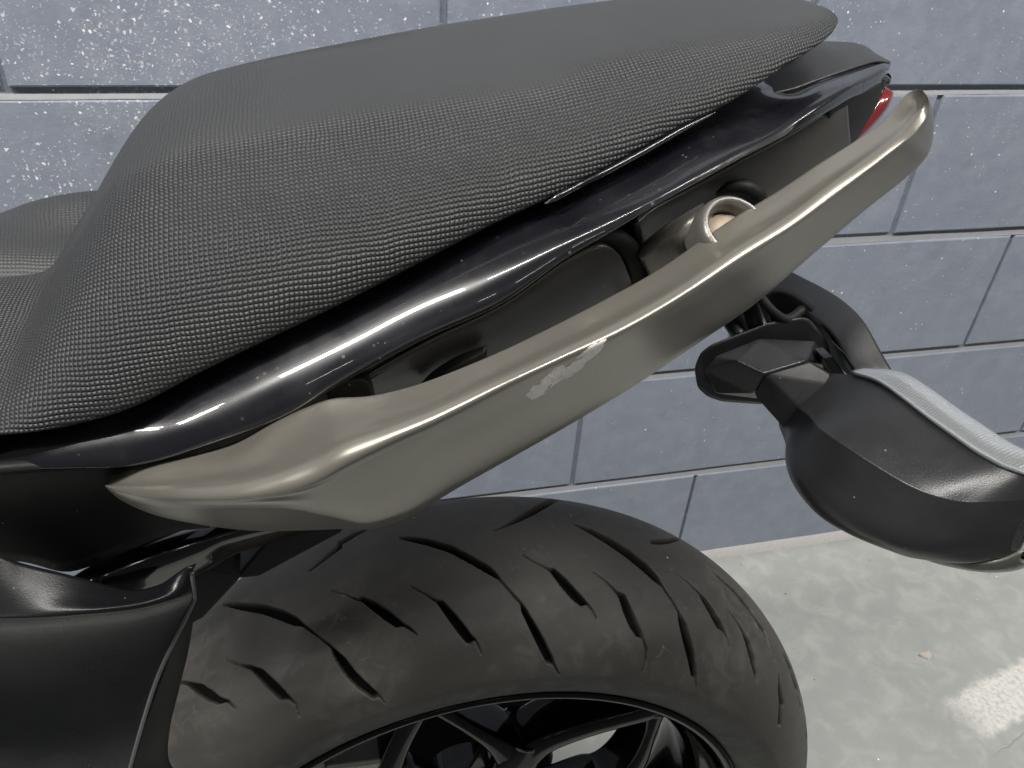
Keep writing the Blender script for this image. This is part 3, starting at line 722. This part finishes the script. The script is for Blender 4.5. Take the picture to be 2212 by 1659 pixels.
for (y, e, r, b1, b2, bk) in HS:
    e, r, b1, b2, bk = [np.array(q) for q in (e, r, b1, b2, bk)]
    P_ = lambda a, c, q: np.array([(a+(c-a)*q)[0], y, (a+(c-a)*q)[1]])
    hs.append([P_(e, r, 0), P_(e, r, .05), P_(e, r, .5), P_(e, r, .96), P_(r, b1, .00), P_(r, b1, .05), P_(r, b1, .5), P_(r, b1, .88), P_(b1, b2, .2), P_(b1, b2, .9), P_(b2, bk, .2), P_(b2, bk, .9), P_(bk, e, .3), P_(bk, e, .9)])
tubeloft('signal_housing', loft(hs, 8, 4, closed=True, px=False), M_BR, sig)
# clear lens facing rearwards
m = NT('clear_ribbed_lens'); uvn = m.uv(); sx = m.t.nodes.new('ShaderNodeSeparateXYZ'); m.set(sx.inputs[0], uvn)
rib = m.math('SINE', m.math('MULTIPLY', sx.outputs['X'], 2*math.pi/0.0018))
M_LENS = m.out(Base_Color=(0.22, 0.235, 0.24), Roughness=0.25, Transmission_Weight=0.45, Coat_Weight=0.25, Coat_Roughness=0.08, Normal=m.bump(m.math('ADD', rib, m.noise(m.pos(), 300, 3)), .0001, .3))
ls = []
for (y, e, r, b1, b2, bk) in HS[1:]:
    f = np.clip((.332-y)/.03, 0, 1)*np.clip((y-.186)/.012, .3, 1)
    ls.append([np.array([e[0]-.0012, y, e[1]+.0002]), np.array([e[0]+.0005, y, e[1]+.0008]), np.array([e[0]+.006*f, y, e[1]+.0042*f]), np.array([e[0]+.0125*f, y, e[1]+.0045*f]), np.array([e[0]+.0160*f, y, e[1]-.001]),
               np.array([e[0]+.0170*f, y, (e[1]+bk[1])/2]), np.array([bk[0]+.0035*f, y, bk[1]+.003])])
shell('signal_lens', loft(ls, 6, 4, px=False), M_LENS, sig, .0025)
rows = [[np.array([b2[0]+q*(bk[0]+.004-b2[0])+ox, y, b2[1]+q*(bk[1]-b2[1])-dz]) for q, ox, dz in ((.25, 0, -.0015), (.35, 0, .004), (.7, 0, .007), (1.0, 0, .004), (1.05, 0, -.002))] for (y, e, r, b1, b2, bk) in HS[4:]]
shell('lower_lens_rim', loft(rows, 6, 5, px=False), mat_plain('smoked_lens', (0.10, 0.10, 0.085), 0.25, scale=60), sig, .002)

# ------------------------------------------------ rear wheel
WO = np.array([0.0998, 0.3782, 0.3116]); yaw, lean, RT = -0.0292, -0.074, 0.3137
ex = np.array([math.cos(yaw), math.sin(yaw), 0]); ey = np.array([-math.sin(yaw), math.cos(yaw), 0]); ez = np.array([0, 0, 1.0])
wup = ez*math.cos(lean)-ey*math.sin(lean); wax = ey*math.cos(lean)+ez*math.sin(lean)
def wpt(th, r, w):
    th = np.asarray(th)[..., None]; r = np.asarray(r)[..., None]; w = np.asarray(w)[..., None]
    return WO+r*(np.cos(th)*ex+np.sin(th)*wup)+w*wax
def to_wheel(x, y, w):
    """point of the plane w along the axle seen at a photo pixel -> (u, v) in the wheel's own plane"""
    d = R_*(x-1106.0)-U_*(y-829.5)+fwd*FPX
    t = ((WO+w*wax-EYE)@wax)/(d@wax); q = EYE+t*d-WO
    return q@ex, q@wup
# profile from near bead over the crown to the far bead
ph = np.linspace(-1.42, 1.42, 300)
pw = .088*np.sin(ph); pr = RT-.062*(1-np.cos(ph))
side_w = np.array([.0705, .0722, .0752, .0790, .0830, .0856]); side_r = np.array([.2262, .2285, .2325, .2370, .2450, .2530])
prof_w = np.concatenate([-side_w, pw, side_w[::-1]]); prof_r = np.concatenate([side_r, pr, side_r[::-1]])
thd = np.linspace(-0.25, 2.75, 1250); thc = np.linspace(2.75, 2*np.pi-0.25, 160)[1:-1]
ths = np.concatenate([thd, thc])
TT, JJ = np.meshgrid(ths, np.arange(len(prof_w)), indexing='ij')
Rr = prof_r[JJ]; Ww = prof_w[JJ]
base = wpt(TT, Rr, Ww)
g1 = np.gradient(base, axis=0); g2 = np.gradient(base, axis=1); nrm = np.cross(g1, g2); nrm /= np.linalg.norm(nrm, axis=-1, keepdims=True)
rad = base-WO; rad -= (rad@wax)[..., None]*wax
sgn = np.sign((nrm*(base-(WO+0.27*rad/np.linalg.norm(rad, axis=-1, keepdims=True)))).sum(-1, keepdims=True)); nrm *= sgn
PX = proj(base)
vis = (((EYE-base)*nrm).sum(-1) > 0) & (TT < 2.75) & (PX[..., 0] > -200)
c8 = lambda pts: [(734.2+x*.33613, 1101.3+y*.33613, w*.33613) for x, y, w in pts]
c7 = lambda pts: [(x*.33613, 1101.3+y*.33613, w*.33613) for x, y, w in pts]
c9 = lambda pts: [(1468.4+x*.33613, 1101.3+y*.33613, w*.33613) for x, y, w in pts]
GRW = 0.95
GR = [c8([(385, 182, 4), (470, 192, 14), (560, 208, 19), (710, 252, 22), (850, 326, 23), (950, 385, 22), (995, 418, 14), (1020, 440, 4), (1080, 510, 3.5), (1165, 605, 4), (1185, 650, 15), (1240, 755, 22), (1300, 870, 27), (1348, 968, 26), (1378, 1000, 5), (1410, 1060, 3)]),
      c8([(1165, 285, 3), (1250, 335, 3), (1330, 375, 4), (1368, 390, 16), (1440, 470, 27), (1510, 550, 29), (1555, 592, 24), (1590, 605, 4), (1625, 650, 3), (1650, 700, 3)]),
      c8([(1630, 400, 3), (1700, 450, 3), (1780, 530, 5), (1815, 560, 20), (1850, 650, 28), (1890, 740, 29), (1920, 795, 24), (1950, 825, 5), (1972, 900, 5), (1965, 980, 4), (1945, 1040, 2)]),
      c8([(1500, 90, 3), (1600, 130, 15), (1720, 195, 22), (1850, 280, 26), (1960, 370, 26), (2035, 445, 20), (2070, 485, 5), (2140, 590, 4), (2180, 660, 5)]) + c9([(5, 690, 14), (25, 750, 24), (50, 850, 26), (75, 950, 25), (92, 1060, 18), (105, 1085, 4), (106, 1135, 2)]),
      c8([(455, 495, 3), (550, 545, 3), (615, 585, 5), (650, 602, 18), (720, 690, 28), (780, 770, 31), (828, 832, 28), (868, 835, 4), (890, 880, 3), (910, 930, 2)]),
      c8([(-50, 518, 3), (30, 540, 3), (100, 575, 5), (145, 575, 14), (220, 622, 26), (300, 680, 31), (365, 728, 27), (410, 738, 8), (450, 765, 6), (490, 800, 3)]),
      c7([(1440, 608, 6), (1500, 612, 18), (1560, 620, 25), (1700, 640, 30), (1820, 680, 33), (1895, 715, 27), (1950, 742, 8), (2050, 820, 4), (2130, 885, 6)]) + c8([(-30, 925, 20), (5, 970, 32), (70, 1060, 34), (140, 1130, 34), (215, 1190, 27), (255, 1200, 5), (290, 1245, 2)]),
      c7([(1450, 960, 3), (1550, 1000, 4), (1610, 1012, 10), (1670, 1050, 28), (1750, 1130, 33), (1810, 1190, 32), (1860, 1212, 8), (1900, 1250, 3), (1922, 1330, 2)]),
      c7([(1100, 1105, 3), (1200, 1112, 10), (1280, 1150, 34), (1350, 1195, 34), (1400, 1225, 24), (1460, 1228, 6), (1510, 1275, 3)]),
      c8([(980, 130, 4), (1060, 103, 8), (1150, 60, 14), (1230, 18, 18), (1310, -30, 20), (1400, -80, 18)]),
      c7([(1990, 392, 3), (2080, 318, 9), (2180, 240, 13)]) + c8([(0, 215, 14), (100, 158, 10), (175, 122, 5)]),
      c9([(-30, 405, 2), (10, 430, 3), (70, 480, 4), (130, 540, 5), (162, 585, 15), (210, 660, 20), (255, 740, 21), (288, 782, 7), (310, 830, 3), (325, 885, 2)]),
      c9([(310, 635, 3), (370, 720, 4), (408, 785, 8), (440, 860, 16), (470, 960, 18), (487, 1050, 11), (495, 1105, 2)]),
      c9([(165, 340, 3), (240, 420, 7), (350, 520, 9), (450, 640, 11), (540, 780, 9), (565, 840, 3), (610, 965, 3)]),
      c9([(640, 1060, 4), (645, 1150, 13), (655, 1250, 15), (640, 1380, 11)]),
      c9([(670, 930, 3), (710, 1020, 7), (750, 1150, 7), (775, 1260, 2)]),
      c8([(2008, 208, 10), (2050, 206, 15), (2110, 200, 15), (2165, 190, 8)]),
      c9([(820, 1340, 3), (818, 1460, 5)])]
depth = np.zeros(base.shape[:2])
ii = np.where(vis)
P = PX[ii]
dep = np.zeros(len(P))
for g in GR:
    g = np.array(g)
    bb0 = g[:, :2].min(0)-14; bb1 = g[:, :2].max(0)+14
    m_ = ((P > bb0) & (P < bb1)).all(1); Q = P[m_]; best = np.zeros(len(Q))
    for a, b_ in zip(g[:-1], g[1:]):
        d = b_[:2]-a[:2]; t = np.clip(((Q-a[:2])@d)/(d@d), 0, 1)
        dist = np.linalg.norm(Q-(a[:2]+t[:, None]*d), axis=1); wd = a[2]+(b_[2]-a[2])*t; wd = np.where(wd > 2.5, wd*GRW, wd)
        s = np.clip((wd-dist)/1.6+0.5, 0, 1)
        s = s*np.clip(wd/3.0, 0.35, 1.0)
        best = np.maximum(best, s)
    dep[m_] = np.maximum(dep[m_], best)
depth[ii] = dep
# beyond what is traced the tread simply repeats round the wheel in the tyre's own coordinates
nth = TT.copy()
rep = (~vis) & (Rr > 0.262)
phs = np.arcsin(np.clip(Ww/.088, -1, 1))
for k in range(14):
    tc = k*2*np.pi/14+0.2
    cent = tc+0.30*np.abs(phs)
    dth = (TT-cent+np.pi) % (2*np.pi)-np.pi
    wdt = 0.018*np.clip(1-np.abs(np.abs(phs)-0.55)/0.42, 0, 1)
    depth = np.where(rep, np.maximum(depth, np.clip((wdt-np.abs(dth))/0.006, 0, 1)), depth)
V = base-nrm*(0.0058*depth)[..., None]
a, b = V.shape[:2]
wheel = empty('rear_wheel', WO, bike)
Fq = gridfaces(a, b)
wrap = np.stack([(a-1)*b+np.arange(b-1), (a-1)*b+np.arange(1, b), np.arange(1, b), np.arange(b-1)], -1)
ty = make('tyre', V.reshape(-1, 3), np.concatenate([Fq, wrap]), mat_tyre(), wheel)
at_ = ty.data.attributes.new('groove', 'FLOAT', 'POINT'); at_.data.foreach_set('value', depth.ravel().astype(np.float32))

# rim: flange lip, well, hub side
M_RIM = mat_gloss('gloss_black_rim', (0.003, 0.003, 0.003), 0.08, 0.1, 0.25, 0.10, 0.1)
M_GLOSS2 = mat_gloss('gloss_black_tube', (0.003, 0.003, 0.003), 0.08, 0.2, 0.4, 0.12, 0.2)
rp = [(-.0690, .2268), (-.0712, .2285), (-.0735, .2282), (-.0745, .2255), (-.0738, .2225), (-.0715, .2200), (-.066, .2185), (-.058, .2170), (-.050, .2115), (-.040, .2010), (-.022, .1965), (0, .1960), (.022, .1965), (.040, .2010), (.058, .2170), (.0745, .2225), (.0735, .2282), (.069, .2268)]
n = 260; tt = np.linspace(0, 2*np.pi, n, endpoint=False)
# smooth the profile a little
rps = spline(np.array([(w, r, 0) for w, r in rp]), 4)
G = np.array([wpt(np.full(len(rps), t), rps[:, 1], rps[:, 0]) for t in tt])
G = np.swapaxes(G, 0, 1)
make('rim', G.reshape(-1, 3), gridfaces(G.shape[0], n, closeb=True), M_RIM, wheel)

def spoke(name, poly, w0, w1, parent=wheel, mat=M_RIM):
    """a spoke arm: polyline of (u, v, half width) in the wheel plane, rounded box section between w0 and w1"""
    P = np.array(poly, float); c = P[:, :2]; t = np.gradient(c, axis=0); t /= np.linalg.norm(t, axis=1)[:, None]
    nn = np.stack([-t[:, 1], t[:, 0]], -1)
    rows = []
    for (cc, q, h) in zip(c, nn, P[:, 2]):
        sec = []
        for (sx_, sw) in ((-1, .25), (-.86, 0), (-.3, -.05), (.3, -.05), (.86, 0), (1, .25), (1, .8), (.8, 1), (-.8, 1), (-1, .8)):
            uvp = cc+q*h*sx_; w = w0+(w1-w0)*sw
            sec.append(WO+uvp[0]*ex+uvp[1]*wup+w*wax)
        rows.append(sec)
    G = loft(rows, 5, 3, closed=True, px=False)
    return tubeloft(name, G, mat, parent)
wsp = -0.038
def W2(pts): return [(*to_wheel(x, y, wsp), h) for x, y, h in pts]
# six Y-shaped spokes, each arm and stem its own casting
def pol(pts, k): return [(r*math.cos(math.radians(a+60*k)), r*math.sin(math.radians(a+60*k)), h) for r, a, h in pts]
for k in range(6):
    spoke('spoke_arm', pol([(.2005, 43, .011), (.186, 46, .0105), (.155, 55, .0105), (.128, 65, .0125), (.105, 70, .016)], k), wsp-.002, wsp+.035)
    q = 7 if k == 5 else 0
    spoke('spoke_arm', pol([(.1995, 103, .010), (.180, 100-q*.5, .0065), (.150, 93-q*1.3, .006+q*.0005), (.125, 84-q, .009), (.105, 75, .015)], k), wsp-.002, wsp+.035)
    spoke('spoke_stem', pol([(.124, 72.5, .010), (.108, 72.5, .021), (.08, 72.5, .019), (.04, 72.5, .022)], k), wsp-.0025, wsp+.036)
# swingarm behind the wheel
hull('swingarm', np.concatenate([ats([(815, 1580), (960, 1500), (1180, 1440), (1195, 1640), (1150, 1760), (600, 1900), (560, 1800)], .47), ats([(815, 1580), (960, 1500), (1180, 1440), (1195, 1640), (1150, 1760), (600, 1900), (560, 1800)], .51)]), M_DARK, bike, .006, seg=3)
disc_lathe('hub', [(0.0, -.055), (.022, -.055), (.028, -.048), (.036, -.035), (.037, .03), (0, .03)], WO, wax, M_RIM, wheel, 48)

# brake/axle hardware glimpsed through the wheel
cal = at(760, 1640, .36)
hull('brake_caliper', [cal+np.array(q) for q in ((-.03, -.01, -.03), (.02, -.01, -.03), (.025, -.01, .006), (-.02, -.01, .012), (-.03, .03, -.03), (.02, .03, -.03), (.025, .03, .006), (-.02, .03, .012))], mat_plain('grey_cast_alloy', (0.28, 0.29, 0.26), 0.45, 0.6), bike, .004, seg=3)

# ------------------------------------------------ left: hugger, under-seat void, struts
M_HUG = mat_satin('black_side_cover_plastic', (0.005, 0.0053, 0.0062), 0.30, 0.0001, 0.28)
tp = [(-140, 1160), (0, 1199), (50, 1217), (128, 1236), (175, 1248), (286, 1274), (345, 1262), (385, 1236), (405, 1224), (414, 1226)]
cr = [(-140, 1345), (0, 1335), (50, 1334), (101, 1332), (160, 1328), (235, 1322), (300, 1314), (366, 1298), (398, 1290), (420, 1290)]
bt = [(-140, 1700), (-20, 1700), (40, 1700), (90, 1700), (140, 1700), (180, 1700), (210, 1700), (240, 1700), (262, 1700), (270, 1700)]
mid = [(1-q, q) for q in (.0, .25, .55, .8)]
rows = []
for k, (t_, c_, b_) in enumerate(zip(tp, cr, bt)):
    f = k/9; y = .232+.012*f**2
    t_, c_, b_ = [np.array(q, float) for q in (t_, c_, b_)]
    fade = (1-f**2.5)
    # the rear edge is bowed like the line beside the tyre
    bow = 16*f**3
    rows.append([(*t_, y+.014*fade+.001), (*(t_*.5+c_*.5), y+.0062*fade), (*(c_-[0, 9]), y-.0005), (*c_, y-.0015*fade), (*(c_+[0, 5]), y+.001*fade), (*(c_*.93+b_*.07), y+.006*fade), (*(c_*.6+b_*.4-[bow, 0]), y+.013*fade), (*(c_*.25+b_*.75-[bow*.6, 0]), y+.012*fade), (*b_, y+.010*fade+.004)])
hug = shell('rear_hugger', loft(rows, 8, 6), M_HUG, bike, .003)
# thin, paler grey edge of the cover running down beside the tyre
E_ = loft(rows, 8, 6)[-1]
pipe('hugger_edge', E_[2:], .0009, mat_plain('thin_grey_edge', (0.085, 0.085, 0.09), 0.4), hug, n=8, sub=1)
# inner guard filling the gap between the cover's edge and the tyre
rows = []
for (ax_, ay_, bx_, by_) in ((412, 1300, 422, 1306), (384, 1376, 408, 1400), (352, 1464, 388, 1484), (322, 1545, 366, 1580), (296, 1620, 366, 1645), (270, 1700, 400, 1690)):
    rows.append([(ax_-4, ay_, .252), ((ax_+bx_)/2, (ay_+by_)/2, .256), (bx_-2, by_, .262), (bx_, by_, .268), (bx_-1, by_, .285)])
shell('inner_fender', loft(rows, 6, 5), M_DARK, hug, .002)
# dark box added for the shaded under-seat void between fairing, rail and hugger
void = [(-200, 1000), (60, 1000), (240, 1010), (300, 1060), (430, 1125), (425, 1140), (300, 1185), (200, 1228), (128, 1236), (0, 1200), (-200, 1160)]
hull('void_shade_box', prism(void, .30, .13), M_DARK, bike, .003)
rows = [[(-200, 1030, .262), (-200, 1100, .270), (-200, 1190, .275)], [(30, 1012, .262), (40, 1090, .272), (50, 1214, .275)], [(150, 1005, .264), (150, 1080, .275), (150, 1235, .278)], [(260, 1003, .268), (270, 1050, .280), (262, 1195, .285)], [(330, 1020, .285), (350, 1090, .29), (380, 1150, .295)], [(400, 1060, .295), (425, 1100, .30), (455, 1140, .305)]]
shell('lower_side_cover', loft(rows, 6, 6), M_DARK, bike, .003)
# glossy strut running down and forward under the rail
rows = []
for (x, y, w, Y) in ((700, 1118, 22, .34), (610, 1136, 28, .335), (500, 1160, 36, .32), (440, 1184, 44, .31), (370, 1210, 48, .30), (290, 1238, 48, .29), (200, 1262, 34, .28), (120, 1300, 26, .275)):
    rows.append([(x-w*.35, y-w, Y+.01), (x-w*.2, y-w*.55, Y+.001), (x, y-w*.1, Y-.002), (x+w*.2, y+w*.5, Y), (x+w*.4, y+w, Y+.006), (x+w*.2, y+w*.3, Y+.022), (x-w*.3, y-w*.7, Y+.022)])
tubeloft('subframe_strut', loft(rows, 8, 5, closed=True), M_GLOSS2, bike)
# hinge-side frame between strut and tyre
hull('mudflap_stay', prism([(568, 1192), (578, 1168), (610, 1140), (740, 1118), (740, 1150), (650, 1196), (560, 1246), (506, 1252)], .345, .03), M_DARK, bike, .002)
hull('hugger_stay', prism([(400, 1232), (431, 1223), (506, 1237), (520, 1250), (440, 1335), (392, 1362), (388, 1320)], .33, .02), M_DARK, bike, .002)
# undertray between the side panels
tray = []
for (x, y, Y) in ((500, 1080, .31), (760, 960, .31), (1100, 790, .31), (1500, 590, .32), (1780, 400, .35)):
    p = at(x, y, Y); tray.append([p, p+np.array([0, .02, -.006]), p+np.array([0, 2*(YC-Y)-.02, -.006]), p+np.array([0, 2*(YC-Y), 0])])
shell('undertray', loft(tray, 5, 4, px=False), M_DARK, bike, .003)
